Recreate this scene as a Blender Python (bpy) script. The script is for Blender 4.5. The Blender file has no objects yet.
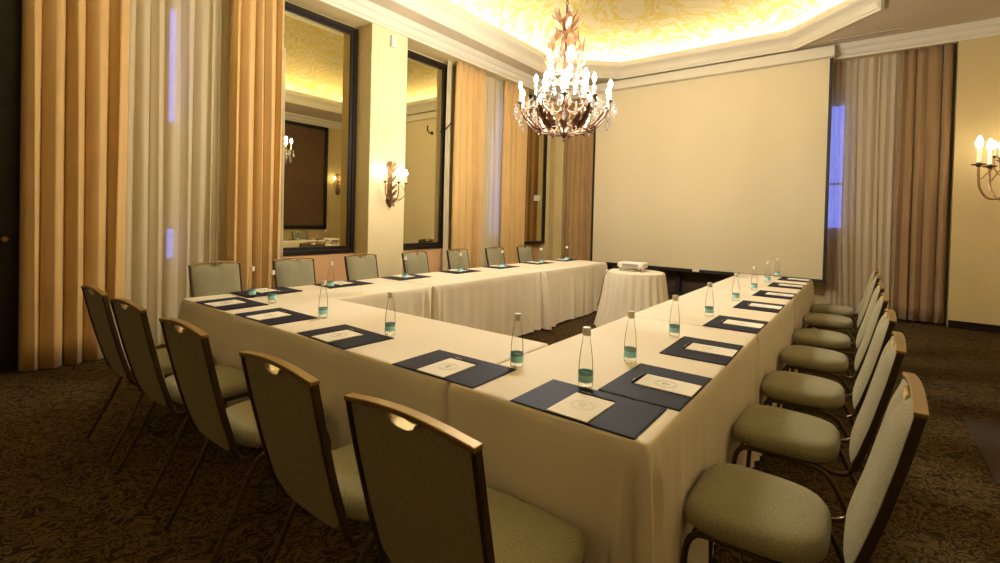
import bpy, bmesh, math, random
from mathutils import Vector, Matrix, Euler
random.seed(7)
PI = math.pi
C = bpy.context.scene.collection

# ---------------------------------------------------------------- camera
cam_d = bpy.data.cameras.new('camera')
cam = bpy.data.objects.new('camera', cam_d)
C.objects.link(cam)
cam.location = (0.46860, -1.38667, 1.40135)
cam.rotation_euler = (1.55676, -0.024669, 0.669355)
cam_d.sensor_width = 36.0
cam_d.lens = 478.1 * 36 / 1000
cam_d.shift_x = 0.015167
cam_d.shift_y = -0.056894
cam_d.clip_start = 0.05
bpy.context.scene.camera = cam
vs = bpy.context.scene.view_settings
vs.view_transform = 'Standard'
vs.look = 'None'
vs.gamma = 1.0
vs.exposure = 0.02
try:
    vs.use_curve_mapping = False
except Exception:
    pass

# ---------------------------------------------------------------- materials
def nt_new(name):
    m = bpy.data.materials.new(name)
    m.use_nodes = True
    n = m.node_tree
    b = n.nodes['Principled BSDF']
    return m, n, b

def lk(n, a, b):
    n.links.new(a, b)

def mat(name, col, rough=0.6, metal=0.0, var=0.0, scale=8.0, bump=0.0, bscale=200.0, sheen=0.0, spec=0.5, coat=0.0):
    m, n, b = nt_new(name)
    b.inputs['Base Color'].default_value = (*col, 1)
    b.inputs['Roughness'].default_value = rough
    b.inputs['Metallic'].default_value = metal
    b.inputs['Specular IOR Level'].default_value = spec
    if sheen:
        b.inputs['Sheen Weight'].default_value = sheen
    if coat:
        b.inputs['Coat Weight'].default_value = coat
    tc = n.nodes.new('ShaderNodeTexCoord')
    if var:
        t = n.nodes.new('ShaderNodeTexNoise')
        t.inputs['Scale'].default_value = scale
        t.inputs['Detail'].default_value = 4
        lk(n, tc.outputs['Object'], t.inputs['Vector'])
        r = n.nodes.new('ShaderNodeValToRGB')
        r.color_ramp.elements[0].position = 0.3
        r.color_ramp.elements[1].position = 0.7
        r.color_ramp.elements[0].color = (*[c * (1 - var) for c in col], 1)
        r.color_ramp.elements[1].color = (*[min(1, c * (1 + var)) for c in col], 1)
        lk(n, t.outputs['Fac'], r.inputs['Fac'])
        lk(n, r.outputs['Color'], b.inputs['Base Color'])
    if bump:
        t2 = n.nodes.new('ShaderNodeTexNoise')
        t2.inputs['Scale'].default_value = bscale
        t2.inputs['Detail'].default_value = 2
        lk(n, tc.outputs['Object'], t2.inputs['Vector'])
        bp = n.nodes.new('ShaderNodeBump')
        bp.inputs['Strength'].default_value = bump
        bp.inputs['Distance'].default_value = 0.002
        lk(n, t2.outputs['Fac'], bp.inputs['Height'])
        lk(n, bp.outputs['Normal'], b.inputs['Normal'])
    return m

def emis(name, col, s):
    m, n, b = nt_new(name)
    b.inputs['Base Color'].default_value = (*col, 1)
    b.inputs['Emission Color'].default_value = (*col, 1)
    b.inputs['Emission Strength'].default_value = s
    return m

def clear(name, tint, alpha, rough=0.03, ior=1.45):
    """thin clear glass: see-through body plus a fresnel reflection"""
    m = bpy.data.materials.new(name)
    m.use_nodes = True
    n = m.node_tree
    n.nodes.clear()
    o = n.nodes.new('ShaderNodeOutputMaterial')
    tr = n.nodes.new('ShaderNodeBsdfTransparent')
    tr.inputs['Color'].default_value = (*tint, 1)
    gl = n.nodes.new('ShaderNodeBsdfGlossy')
    gl.inputs['Roughness'].default_value = rough
    gl.inputs['Color'].default_value = (1, 1, 1, 1)
    lw = n.nodes.new('ShaderNodeLayerWeight')
    lw.inputs['Blend'].default_value = alpha
    mx = n.nodes.new('ShaderNodeMixShader')
    lk(n, lw.outputs['Fresnel'], mx.inputs['Fac'])
    lk(n, tr.outputs[0], mx.inputs[1])
    lk(n, gl.outputs[0], mx.inputs[2])
    lk(n, mx.outputs[0], o.inputs['Surface'])
    return m

def sheer_mat(name, col, clearness, transl):
    m = bpy.data.materials.new(name)
    m.use_nodes = True
    n = m.node_tree
    n.nodes.clear()
    o = n.nodes.new('ShaderNodeOutputMaterial')
    tr = n.nodes.new('ShaderNodeBsdfTransparent')
    df = n.nodes.new('ShaderNodeBsdfDiffuse')
    tl = n.nodes.new('ShaderNodeBsdfTranslucent')
    for x in (df, tl):
        x.inputs['Color'].default_value = (*col, 1)
    m1 = n.nodes.new('ShaderNodeMixShader')
    m1.inputs['Fac'].default_value = transl
    lk(n, df.outputs[0], m1.inputs[1])
    lk(n, tl.outputs[0], m1.inputs[2])
    m2 = n.nodes.new('ShaderNodeMixShader')
    m2.inputs['Fac'].default_value = clearness
    lk(n, m1.outputs[0], m2.inputs[1])
    lk(n, tr.outputs[0], m2.inputs[2])
    lk(n, m2.outputs[0], o.inputs['Surface'])
    return m

def carpet_mat():
    m, n, b = nt_new('carpet')
    tc = n.nodes.new('ShaderNodeTexCoord')
    t = n.nodes.new('ShaderNodeTexNoise')
    t.inputs['Scale'].default_value = 10.5
    t.inputs['Detail'].default_value = 1.5
    t.inputs['Distortion'].default_value = 1.7
    lk(n, tc.outputs['Object'], t.inputs['Vector'])
    r = n.nodes.new('ShaderNodeValToRGB')
    cr = r.color_ramp
    dark = (0.036, 0.021, 0.008, 1)
    lite = (0.135, 0.090, 0.034, 1)
    cr.elements[0].position = 0.34
    cr.elements[0].color = dark
    cr.elements[1].position = 0.40
    cr.elements[1].color = lite
    for p, c in ((0.455, lite), (0.475, dark), (0.525, dark), (0.545, lite), (0.60, lite), (0.635, dark)):
        e = cr.elements.new(p)
        e.color = c
    lk(n, t.outputs['Fac'], r.inputs['Fac'])
    f = n.nodes.new('ShaderNodeTexNoise')
    f.inputs['Scale'].default_value = 140
    lk(n, tc.outputs['Object'], f.inputs['Vector'])
    mx = n.nodes.new('ShaderNodeMixRGB')
    mx.blend_type = 'MULTIPLY'
    mx.inputs['Fac'].default_value = 0.5
    lk(n, r.outputs['Color'], mx.inputs['Color1'])
    lk(n, f.outputs['Fac'], mx.inputs['Color2'])
    lk(n, mx.outputs['Color'], b.inputs['Base Color'])
    b.inputs['Roughness'].default_value = 0.95
    b.inputs['Specular IOR Level'].default_value = 0.1
    bp = n.nodes.new('ShaderNodeBump')
    bp.inputs['Strength'].default_value = 0.5
    bp.inputs['Distance'].default_value = 0.004
    lk(n, f.outputs['Fac'], bp.inputs['Height'])
    lk(n, bp.outputs['Normal'], b.inputs['Normal'])
    return m

def damask_mat():
    m, n, b = nt_new('vault_damask')
    tc = n.nodes.new('ShaderNodeTexCoord')
    t = n.nodes.new('ShaderNodeTexNoise')
    t.inputs['Scale'].default_value = 1.15
    t.inputs['Detail'].default_value = 2.0
    t.inputs['Distortion'].default_value = 2.6
    lk(n, tc.outputs['Object'], t.inputs['Vector'])
    r = n.nodes.new('ShaderNodeValToRGB')
    cr = r.color_ramp
    bg = (0.47, 0.40, 0.22, 1)
    gd = (0.45, 0.34, 0.075, 1)
    cr.elements[0].position = 0.0
    cr.elements[0].color = bg
    cr.elements[1].position = 0.40
    cr.elements[1].color = bg
    for p, c in ((0.425, gd), (0.465, gd), (0.485, bg), (0.53, bg), (0.545, gd), (0.59, gd), (0.62, bg)):
        e = cr.elements.new(p)
        e.color = c
    lk(n, t.outputs['Fac'], r.inputs['Fac'])
    lk(n, r.outputs['Color'], b.inputs['Base Color'])
    b.inputs['Roughness'].default_value = 0.8
    return m

def mirror_mat():
    m, n, b = nt_new('mirror_glass')
    b.inputs['Base Color'].default_value = (0.62, 0.56, 0.36, 1)
    b.inputs['Metallic'].default_value = 1.0
    b.inputs['Roughness'].default_value = 0.012
    return m

def cloth_mat():
    m, n, b = nt_new('table_linen')
    b.inputs['Base Color'].default_value = (0.80, 0.72, 0.58, 1)
    b.inputs['Roughness'].default_value = 0.75
    b.inputs['Specular IOR Level'].default_value = 0.25
    b.inputs['Sheen Weight'].default_value = 0.1
    tc = n.nodes.new('ShaderNodeTexCoord')
    t2 = n.nodes.new('ShaderNodeTexNoise')
    t2.inputs['Scale'].default_value = 7
    t2.inputs['Detail'].default_value = 3
    lk(n, tc.outputs['Object'], t2.inputs['Vector'])
    bp = n.nodes.new('ShaderNodeBump')
    bp.inputs['Strength'].default_value = 0.25
    bp.inputs['Distance'].default_value = 0.01
    lk(n, t2.outputs['Fac'], bp.inputs['Height'])
    lk(n, bp.outputs['Normal'], b.inputs['Normal'])
    return m

def seat_mat(name, col):
    m, n, b = nt_new(name)
    tc = n.nodes.new('ShaderNodeTexCoord')
    t = n.nodes.new('ShaderNodeTexNoise')
    t.inputs['Scale'].default_value = 260
    t.inputs['Detail'].default_value = 3
    lk(n, tc.outputs['Object'], t.inputs['Vector'])
    r = n.nodes.new('ShaderNodeValToRGB')
    r.color_ramp.elements[0].position = 0.35
    r.color_ramp.elements[1].position = 0.65
    r.color_ramp.elements[0].color = (*[c * .72 for c in col], 1)
    r.color_ramp.elements[1].color = (*[c * 1.2 for c in col], 1)
    lk(n, t.outputs['Fac'], r.inputs['Fac'])
    lk(n, r.outputs['Color'], b.inputs['Base Color'])
    b.inputs['Roughness'].default_value = 0.85
    b.inputs['Sheen Weight'].default_value = 0.15
    b.inputs['Specular IOR Level'].default_value = 0.2
    bp = n.nodes.new('ShaderNodeBump')
    bp.inputs['Strength'].default_value = 0.3
    bp.inputs['Distance'].default_value = 0.001
    lk(n, t.outputs['Fac'], bp.inputs['Height'])
    lk(n, bp.outputs['Normal'], b.inputs['Normal'])
    return m

def crystal_mat():
    m = clear('crystal', (0.96, 0.94, 0.92), 0.5, 0.02)
    n = m.node_tree
    o = [x for x in n.nodes if x.type == 'OUTPUT_MATERIAL'][0]
    src = o.inputs['Surface'].links[0].from_socket
    tl = n.nodes.new('ShaderNodeBsdfTranslucent')
    tl.inputs['Color'].default_value = (0.95, 0.9, 0.85, 1)
    mx = n.nodes.new('ShaderNodeMixShader')
    mx.inputs['Fac'].default_value = 0.03
    lk(n, src, mx.inputs[1])
    lk(n, tl.outputs[0], mx.inputs[2])
    lk(n, mx.outputs[0], o.inputs['Surface'])
    return m

M = {}
M['carpet'] = carpet_mat()
M['wall'] = mat('wall_paint', (0.62, 0.49, 0.24), 0.7, var=0.04, scale=2, bump=0.1, bscale=40)
M['pillar'] = mat('pillar_paint', (0.74, 0.62, 0.36), 0.7, var=0.03, scale=2)
M['soffit'] = mat('soffit_paint', (0.62, 0.52, 0.36), 0.8, var=0.03, scale=1.5)
M['trim'] = mat('cream_trim', (0.74, 0.68, 0.54), 0.55)
M['damask'] = damask_mat()
M['backwall'] = mat('ochre_paint', (0.36, 0.27, 0.13), 0.8)
M['peach'] = mat('peach_panel', (0.62, 0.36, 0.17), 0.7)
M['darkwood'] = mat('dark_wood', (0.014, 0.008, 0.005), 0.45, var=0.3, scale=12, spec=0.3)
M['brownwood'] = mat('brown_wood', (0.075, 0.040, 0.018), 0.5, var=0.25, scale=10)
M['brownpanel'] = mat('brown_fabric_panel', (0.12, 0.065, 0.03), 0.8, var=0.1, scale=5)
M['mirror'] = mirror_mat()
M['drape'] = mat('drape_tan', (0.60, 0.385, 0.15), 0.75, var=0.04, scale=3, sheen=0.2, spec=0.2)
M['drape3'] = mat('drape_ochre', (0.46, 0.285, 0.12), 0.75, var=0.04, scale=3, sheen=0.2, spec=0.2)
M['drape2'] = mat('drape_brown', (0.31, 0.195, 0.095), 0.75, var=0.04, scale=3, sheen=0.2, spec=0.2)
M['sheer'] = sheer_mat('sheer_voile', (0.80, 0.70, 0.48), 0.17, 0.35)
M['sheer2'] = sheer_mat('sheer_voile_grey', (0.78, 0.68, 0.50), 0.20, 0.3)
M['linen'] = cloth_mat()
M['screen'] = mat('screen_fabric', (0.76, 0.66, 0.44), 0.85)
M['black'] = mat('black_satin', (0.012, 0.010, 0.009), 0.45)
M['fabric'] = seat_mat('olive_fabric', (0.285, 0.262, 0.165))
M['bronze'] = mat('bronze_frame', (0.085, 0.055, 0.022), 0.38, metal=0.7)
M['gold'] = mat('gold_rail', (0.30, 0.20, 0.065), 0.4, metal=0.6)
M['darkframe'] = mat('dark_bronze', (0.055, 0.032, 0.016), 0.4, metal=0.4)
M['chrome'] = mat('brass_lining', (0.75, 0.66, 0.45), 0.3, metal=0.9)
M['navy'] = mat('navy_leatherette', (0.011, 0.013, 0.034), 0.6, bump=0.15, bscale=500, spec=0.12)
M['paper'] = mat('cream_paper', (0.86, 0.82, 0.71), 0.8)
M['ink'] = mat('grey_ink', (0.42, 0.37, 0.30), 0.8)
M['glass'] = clear('bottle_glass', (0.975, 0.98, 0.975), 0.085)
M['cap'] = mat('white_cap', (0.80, 0.77, 0.68), 0.4)
M['label_teal'] = mat('teal_label', (0.42, 0.90, 0.98), 0.5)
M['label_dark'] = mat('slate_label', (0.24, 0.42, 0.46), 0.5)
M['label_white'] = mat('white_print', (0.7, 0.75, 0.72), 0.5)
M['iron'] = mat('antique_iron', (0.115, 0.058, 0.030), 0.45, metal=0.5, var=0.4, scale=30)
M['copper'] = mat('copper_leaf', (0.50, 0.27, 0.15), 0.45, metal=0.4, var=0.35, scale=30)
M['sconce'] = mat('sconce_bronze', (0.26, 0.15, 0.075), 0.45, metal=0.5, var=0.4, scale=30)
M['wax'] = mat('candle_sleeve', (0.85, 0.78, 0.62), 0.5)
M['bulb'] = emis('bulb_glow', (1.0, 0.93, 0.82), 1500)
M['bulb_s'] = emis('bulb_glow_soft', (1.0, 0.85, 0.60), 100)
M['crystal'] = crystal_mat()
M['cove'] = emis('cove_led', (1.0, 0.93, 0.82), 60)
M['white'] = mat('white_plastic', (0.78, 0.74, 0.66), 0.45)
M['grey'] = mat('grey_plastic', (0.30, 0.29, 0.26), 0.5)
M['pane'] = clear('window_pane', (0.95, 0.97, 1.0), 0.2)
M['mat'] = mat('dark_mat', (0.040, 0.022, 0.012), 0.9)

# ---------------------------------------------------------------- builders
def obj(name, bm, m, parent=None, smooth=False, loc=None, bevel=0.0, seg=2, ang=35):
    bmesh.ops.recalc_face_normals(bm, faces=bm.faces[:])
    me = bpy.data.meshes.new(name)
    bm.to_mesh(me)
    bm.free()
    for x in (m if isinstance(m, (list, tuple)) else [m]):
        me.materials.append(x)
    o = bpy.data.objects.new(name, me)
    C.objects.link(o)
    if parent:
        o.parent = parent
    if loc:
        o.location = loc
    if smooth:
        for p in me.polygons:
            p.use_smooth = True
        try:
            me.set_sharp_from_angle(angle=math.radians(ang))
        except Exception:
            pass
    if bevel:
        b = o.modifiers.new('b', 'BEVEL')
        b.width = bevel
        b.segments = seg
        b.limit_method = 'ANGLE'
    return o

def thing(name, label, cat, loc=(0, 0, 0), rz=0.0, group=None):
    o = bpy.data.objects.new(name, None)
    o.empty_display_size = 0.1
    C.objects.link(o)
    o.location = loc
    o.rotation_euler = (0, 0, rz)
    tag(o, label, cat, group)
    return o

def tag(o, label, cat, group=None):
    o['label'] = label
    o['category'] = cat
    if group:
        o['group'] = group
    return o

def struct(name, bm, m, **k):
    o = obj(name, bm, m, **k)
    o['kind'] = 'structure'
    return o

def dup(root, loc, rz, label, group=None):
    r = root.copy()
    C.objects.link(r)
    r.location = loc
    r.rotation_euler = (0, 0, rz)
    r['label'] = label
    if group:
        r['group'] = group
    for ch in list(root.children):
        c = ch.copy()
        C.objects.link(c)
        c.parent = r
        for g in list(ch.children):
            d = g.copy()
            C.objects.link(d)
            d.parent = c
    return r

def box(bm, a, b):
    x0, y0, z0 = [min(a[i], b[i]) for i in range(3)]
    x1, y1, z1 = [max(a[i], b[i]) for i in range(3)]
    v = [bm.verts.new(p) for p in ((x0, y0, z0), (x1, y0, z0), (x1, y1, z0), (x0, y1, z0),
                                   (x0, y0, z1), (x1, y0, z1), (x1, y1, z1), (x0, y1, z1))]
    for f in ((3, 2, 1, 0), (4, 5, 6, 7), (0, 1, 5, 4), (1, 2, 6, 5), (2, 3, 7, 6), (3, 0, 4, 7)):
        bm.faces.new([v[i] for i in f])
    return v

def frames(pts, closed=False):
    n = len(pts)
    T = []
    for i in range(n):
        if closed:
            t = pts[(i + 1) % n] - pts[i - 1]
        else:
            t = pts[min(i + 1, n - 1)] - pts[max(i - 1, 0)]
        T.append(t.normalized())
    ref = Vector((0, 0, 1)) if abs(T[0].z) < 0.9 else Vector((1, 0, 0))
    u = T[0].cross(ref).normalized()
    out = []
    for i in range(n):
        u = (u - T[i] * u.dot(T[i])).normalized()
        out.append((T[i], u, T[i].cross(u).normalized()))
    return out

def tube(bm, pts, r, n=8, closed=False, caps=True):
    pts = [Vector(p) for p in pts]
    rs = r if isinstance(r, (list, tuple)) else [r] * len(pts)
    F = frames(pts, closed)
    rings = []
    for p, (t, u, w), rr in zip(pts, F, rs):
        rings.append([bm.verts.new(p + (u * math.cos(2 * PI * k / n) + w * math.sin(2 * PI * k / n)) * rr) for k in range(n)])
    m = len(rings)
    for i in range(m if closed else m - 1):
        a, b = rings[i], rings[(i + 1) % m]
        for k in range(n):
            bm.faces.new((a[k], a[(k + 1) % n], b[(k + 1) % n], b[k]))
    if caps and not closed:
        bm.faces.new(rings[0][::-1])
        bm.faces.new(rings[-1])

def bar(bm, pts, side, w, d):
    """rectangular section sweep; side = fixed width axis"""
    pts = [Vector(p) for p in pts]
    s = Vector(side).normalized()
    rings = []
    for i, p in enumerate(pts):
        t = (pts[min(i + 1, len(pts) - 1)] - pts[max(i - 1, 0)]).normalized()
        q = t.cross(s).normalized()
        rings.append([bm.verts.new(p + s * a * w / 2 + q * b * d / 2) for a, b in ((-1, -1), (1, -1), (1, 1), (-1, 1))])
    for i in range(len(rings) - 1):
        a, b = rings[i], rings[i + 1]
        for k in range(4):
            bm.faces.new((a[k], a[(k + 1) % 4], b[(k + 1) % 4], b[k]))
    bm.faces.new(rings[0][::-1])
    bm.faces.new(rings[-1])

def lathe(bm, prof, n=16, c=(0, 0, 0), mi=None):
    rings = []
    for r, z in prof:
        if r < 1e-5:
            rings.append([bm.verts.new((c[0], c[1], c[2] + z))])
        else:
            rings.append([bm.verts.new((c[0] + r * math.cos(2 * PI * k / n), c[1] + r * math.sin(2 * PI * k / n), c[2] + z)) for k in range(n)])
    for i in range(len(rings) - 1):
        a, b = rings[i], rings[i + 1]
        for k in range(n):
            k2 = (k + 1) % n
            if len(a) == 1 and len(b) == 1:
                continue
            if len(a) == 1:
                f = bm.faces.new((a[0], b[k2], b[k]))
            elif len(b) == 1:
                f = bm.faces.new((a[k], a[k2], b[0]))
            else:
                f = bm.faces.new((a[k], a[k2], b[k2], b[k]))
            if mi is not None:
                f.material_index = mi[i] if isinstance(mi, (list, tuple)) else mi

def bez(p0, p1, p2, p3, n=10):
    p0, p1, p2, p3 = map(Vector, (p0, p1, p2, p3))
    o = []
    for i in range(n + 1):
        t = i / n
        o.append(p0 * (1 - t) ** 3 + p1 * 3 * t * (1 - t) ** 2 + p2 * 3 * t * t * (1 - t) + p3 * t ** 3)
    return o

def smooth_path(pts, k=5):
    """Catmull-Rom through pts"""
    P = [Vector(p) for p in pts]
    P = [P[0] * 2 - P[1]] + P + [P[-1] * 2 - P[-2]]
    o = []
    for i in range(1, len(P) - 2):
        for j in range(k):
            t = j / k
            a, b, c, d = P[i - 1], P[i], P[i + 1], P[i + 2]
            o.append(0.5 * ((2 * b) + (c - a) * t + (2 * a - 5 * b + 4 * c - d) * t * t + (3 * b - a - 3 * c + d) * t ** 3))
    o.append(P[-2])
    return o

# ---------------------------------------------------------------- the room
XL, XR = -5.30, 2.00          # wall planes
YB, YF = -3.6, 8.08
ZC = 4.27
ZH = 4.07                     # underside of header / cornice
PF = -4.95                    # pillar face on the mirror side

bm = bmesh.new()
box(bm, (-5.8, -3.9, -0.1), (2.9, 8.9, 0.0))
struct('floor', bm, M['carpet'])

def wall_holes(bm, axis, pos0, pos1, lo, hi, z0, z1, holes):
    """wall slab between pos0..pos1 on `axis`, spanning lo..hi, with (a,b,za,zb) holes"""
    def bx(a, b, za, zb):
        if b - a < 1e-4 or zb - za < 1e-4:
            return
        if axis == 'x':
            box(bm, (pos0, a, za), (pos1, b, zb))
        else:
            box(bm, (a, pos0, za), (b, pos1, zb))
    cur = lo
    for a, b, za, zb in sorted(holes):
        bx(cur, a, z0, z1)
        bx(a, b, z0, za)
        bx(a, b, zb, z1)
        cur = b
    bx(cur, hi, z0, z1)

# mirror-side wall with narrow windows, two pillars and the header over the recess
bm = bmesh.new()
WINS = [(0.49, 0.63, 0.85, 3.60), (6.06, 6.46, 1.05, 3.75)]
wall_holes(bm, 'x', XL - 0.25, XL, YB, 8.6, 0, ZC + 0.6, WINS)
box(bm, (XL, YB, ZH), (PF + 0.005, YF + 0.3, ZC + 0.02))
struct('wall_left', bm, M['wall'])
bm = bmesh.new()
box(bm, (XL - 0.01, 2.84, 0), (PF, 3.50, ZH + 0.01))
struct('wall_pillar', bm, M['pillar'], bevel=0.004)
bm = bmesh.new()
box(bm, (XL - 0.01, 7.86, 0), (-5.04, YF, ZH + 0.01))
box(bm, (XL - 0.01, YF, 0), (-4.83, 8.55, ZH + 0.01))
struct('wall_corner', bm, M['wall'], bevel=0.004)

# far wall with the curtained recess
bm = bmesh.new()
WINF = [(-0.22, 0.20, 1.35, 3.45)]
wall_holes(bm, 'y', 8.45, 8.65, -5.3, 2.9, 0, ZC + 0.6, WINF)
box(bm, (1.46, YF, 0), (2.6, 8.46, ZH + 0.01))
box(bm, (-5.3, YF, ZH), (2.6, 8.46, ZC + 0.02))
struct('wall_far', bm, M['wall'])
bm = bmesh.new()
box(bm, (-3.9, 8.40, 0), (-0.25, 8.449, 3.9))
struct('trim_1', bm, M['brownwood'])

# right wall, back wall (behind the camera)
bm = bmesh.new()
box(bm, (XR, YB, 0), (XR + 0.2, 8.6, ZC + 0.6))
box(bm, (1.32, 2.84, 0), (XR + 0.01, 3.48, ZC))
struct('wall_right', bm, M['wall'])
bm = bmesh.new()
box(bm, (-5.6, YB - 0.2, 0), (2.3, YB, ZC + 0.6))
struct('wall_back', bm, M['backwall'])
bm = bmesh.new()
box(bm, (1.46, YF - 0.018, 0), (XR, YF, 0.11))
struct('baseboard_far', bm, M['darkwood'])
bm = bmesh.new()
box(bm, (XR - 0.018, -3.5, 0), (XR, 2.83, 0.11))
box(bm, (XR - 0.018, 3.49, 0), (XR, YF - 0.02, 0.11))
struct('baseboard_right', bm, M['darkwood'])

# window panes and frames
for i, (a, b, za, zb) in enumerate(WINS):
    bm = bmesh.new()
    box(bm, (XL - 0.13, a, za), (XL - 0.125, b, zb))
    w = struct('window_%d' % (i + 1), bm, M['pane'])
    bm = bmesh.new()
    for (y0, y1, z0, z1) in ((a, b, za, za + .03), (a, b, zb - .03, zb), (a, a + .02, za, zb), (b - .02, b, za, zb)):
        box(bm, (XL - 0.15, y0, z0), (XL - 0.10, y1, z1))
    if i == 0:
        box(bm, (XL - 0.15, a, 1.2), (XL - 0.10, b, 2.35))  # added solid panel, blocks mid-pane blue light in place of a sheer fold
    obj('window_frame', bm, M['white'], w)
a, b, za, zb = WINF[0]
bm = bmesh.new()
box(bm, (a, 8.55, za), (b, 8.555, zb))
w = struct('window_3', bm, M['pane'])
bm = bmesh.new()
for (x0, x1, z0, z1) in ((a, b, za, za + .03), (a, b, zb - .03, zb), (a, a + .02, za, zb), (b - .02, b, za, zb), (a, b, 2.1, 2.13)):
    box(bm, (x0, 8.53, z0), (x1, 8.58, z1))
obj('window_frame', bm, M['white'], w)

# ---- ceiling soffit with an eight-sided opening, the coffer moulding and the vault
CX, CY = -1.95, 3.13
HX, HY = 2.53, 4.62
CH = 1.06
def octo(off, z, ch_extra=0.0):
    hx, hy, ch = HX - off, HY - off, CH - off * 0.586 + ch_extra
    return [(CX + sx * ax, CY + sy * ay, z) for sx, sy, ax, ay in (
        (-1, -1, hx - ch, hy), (1, -1, hx - ch, hy), (1, -1, hx, hy - ch), (1, 1, hx, hy - ch),
        (1, 1, hx - ch, hy), (-1, 1, hx - ch, hy), (-1, 1, hx, hy - ch), (-1, -1, hx, hy - ch))]
bm = bmesh.new()
inn = octo(0, ZC)
outc = [(-5.5, YB, ZC), (2.6, YB, ZC), (2.6, 8.6, ZC), (-5.5, 8.6, ZC)]
vi = [bm.verts.new(p) for p in inn]
vo = [bm.verts.new(p) for p in outc]
bm.faces.new((vo[0], vo[1], vi[1], vi[0]))
bm.faces.new((vo[1], vi[2], vi[1]))
bm.faces.new((vo[1], vo[2], vi[3], vi[2]))
bm.faces.new((vo[2], vi[4], vi[3]))
bm.faces.new((vo[2], vo[3], vi[5], vi[4]))
bm.faces.new((vo[3], vi[6], vi[5]))
bm.faces.new((vo[3], vo[0], vi[7], vi[6]))
bm.faces.new((vo[0], vi[0], vi[7]))
r = bmesh.ops.extrude_face_region(bm, geom=bm.faces[:])
for v in [g for g in r['geom'] if isinstance(g, bmesh.types.BMVert)]:
    v.co.z += 0.05
struct('ceiling', bm, M['soffit'])

# coffer moulding profile (offset inward, height)
prof = [(-0.02, ZC - 0.002), (-0.02, ZC - 0.030), (0.012, ZC - 0.034), (0.022, ZC - 0.010), (0.040, ZC + 0.004), (0.052, ZC + 0.030),
        (0.075, ZC + 0.070), (0.110, ZC + 0.105), (0.150, ZC + 0.128), (0.178, ZC + 0.145), (0.190, ZC + 0.175), (0.190, ZC + 0.235),
        (0.175, ZC + 0.248), (0.150, ZC + 0.248), (0.150, ZC + 0.170), (-0.10, ZC + 0.160), (-0.10, ZC + 0.05)]
bm = bmesh.new()
rings = [[bm.verts.new(p) for p in octo(o, z)] for o, z in prof]
for i in range(len(rings) - 1):
    for k in range(8):
        bm.faces.new((rings[i][k], rings[i][(k + 1) % 8], rings[i + 1][(k + 1) % 8], rings[i + 1][k]))
struct('trim_2', bm, M['trim'])

# vault: rises from the ledge, painted damask
bm = bmesh.new()
rings = []
NV = 14
for i in range(NV + 1):
    t = i / NV
    f = 1 - math.cos(t * PI / 2)            # inward fraction
    z = ZC + 0.16 + 0.95 * math.sin(t * PI / 2)
    base = octo(-0.10, z)
    ring = []
    for k in range(8):
        p, q = Vector(base[k]), Vector(base[(k + 1) % 8])
        for s in range(4):
            c = p.lerp(q, s / 4)
            ring.append(Vector((CX + (c.x - CX) * (1 - f * 0.98), CY + (c.y - CY) * (1 - f * 0.98), z)))
    rings.append([bm.verts.new(p) for p in ring])
for i in range(NV):
    n = len(rings[i])
    for k in range(n):
        bm.faces.new((rings[i][k], rings[i][(k + 1) % n], rings[i + 1][(k + 1) % n], rings[i + 1][k]))
bm.faces.new(rings[-1])
o = struct('ceiling_vault', bm, M['damask'], smooth=True, ang=60)

# LED rope on the ledge, hidden from below by the moulding lip
bm = bmesh.new()
a = [bm.verts.new(p) for p in octo(0.06, ZC + 0.185)]
b = [bm.verts.new(p) for p in octo(0.00, ZC + 0.185)]
for k in range(8):
    bm.faces.new((a[k], b[k], b[(k + 1) % 8], a[(k + 1) % 8]))
r = bmesh.ops.extrude_face_region(bm, geom=bm.faces[:])
for v in [g for g in r['geom'] if isinstance(g, bmesh.types.BMVert)]:
    v.co.z -= 0.012
tag(obj('cove_light', bm, M['cove']), 'warm light strip glowing on the ledge around the painted ceiling vault', 'light')

# wall cornice
def cornice(name, p0, p1, inward, mirror=False):
    pr = [(0, 0), (0.018, 0), (0.022, 0.03), (0.05, 0.045), (0.075, 0.075), (0.085, 0.11), (0.12, 0.13), (0.14, 0.16), (0.145, 0.20), (0, 0.20)]
    bm = bmesh.new()
    d = Vector(inward)
    A = [bm.verts.new(Vector(p0) + d * o + Vector((0, 0, ZH + z - 0.002))) for o, z in pr]
    B = [bm.verts.new(Vector(p1) + d * o + Vector((0, 0, ZH + z - 0.002))) for o, z in pr]
    n = len(pr)
    for i in range(n):
        bm.faces.new((A[i], A[(i + 1) % n], B[(i + 1) % n], B[i]))
    bm.faces.new(A[::-1])
    bm.faces.new(B)
    return struct(name, bm, M['trim'])
cornice('trim_3', (PF + .006, YB, 0), (PF + .006, YF, 0), (1, 0, 0))
cornice('trim_4', (PF, YF - .001, 0), (XR, YF - .001, 0), (0, -1, 0))
cornice('trim_5', (XR - .001, YB, 0), (XR - .001, 2.84, 0), (-1, 0, 0))
cornice('trim_6', (XR - .001, 3.48, 0), (XR - .001, YF, 0), (-1, 0, 0))

# peach wainscot under the mirrors
k = 7
for (y0, y1) in ((1.40, 2.84), (3.50, 4.80), (6.75, 7.86)):
    bm = bmesh.new()
    box(bm, (XL, y0, 0.10), (XL + 0.03, y1, 0.86))
    box(bm, (XL, y0, 0.0), (XL + 0.04, y1, 0.10))
    struct('trim_%d' % k, bm, M['peach'], bevel=0.003)
    k += 1

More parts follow.
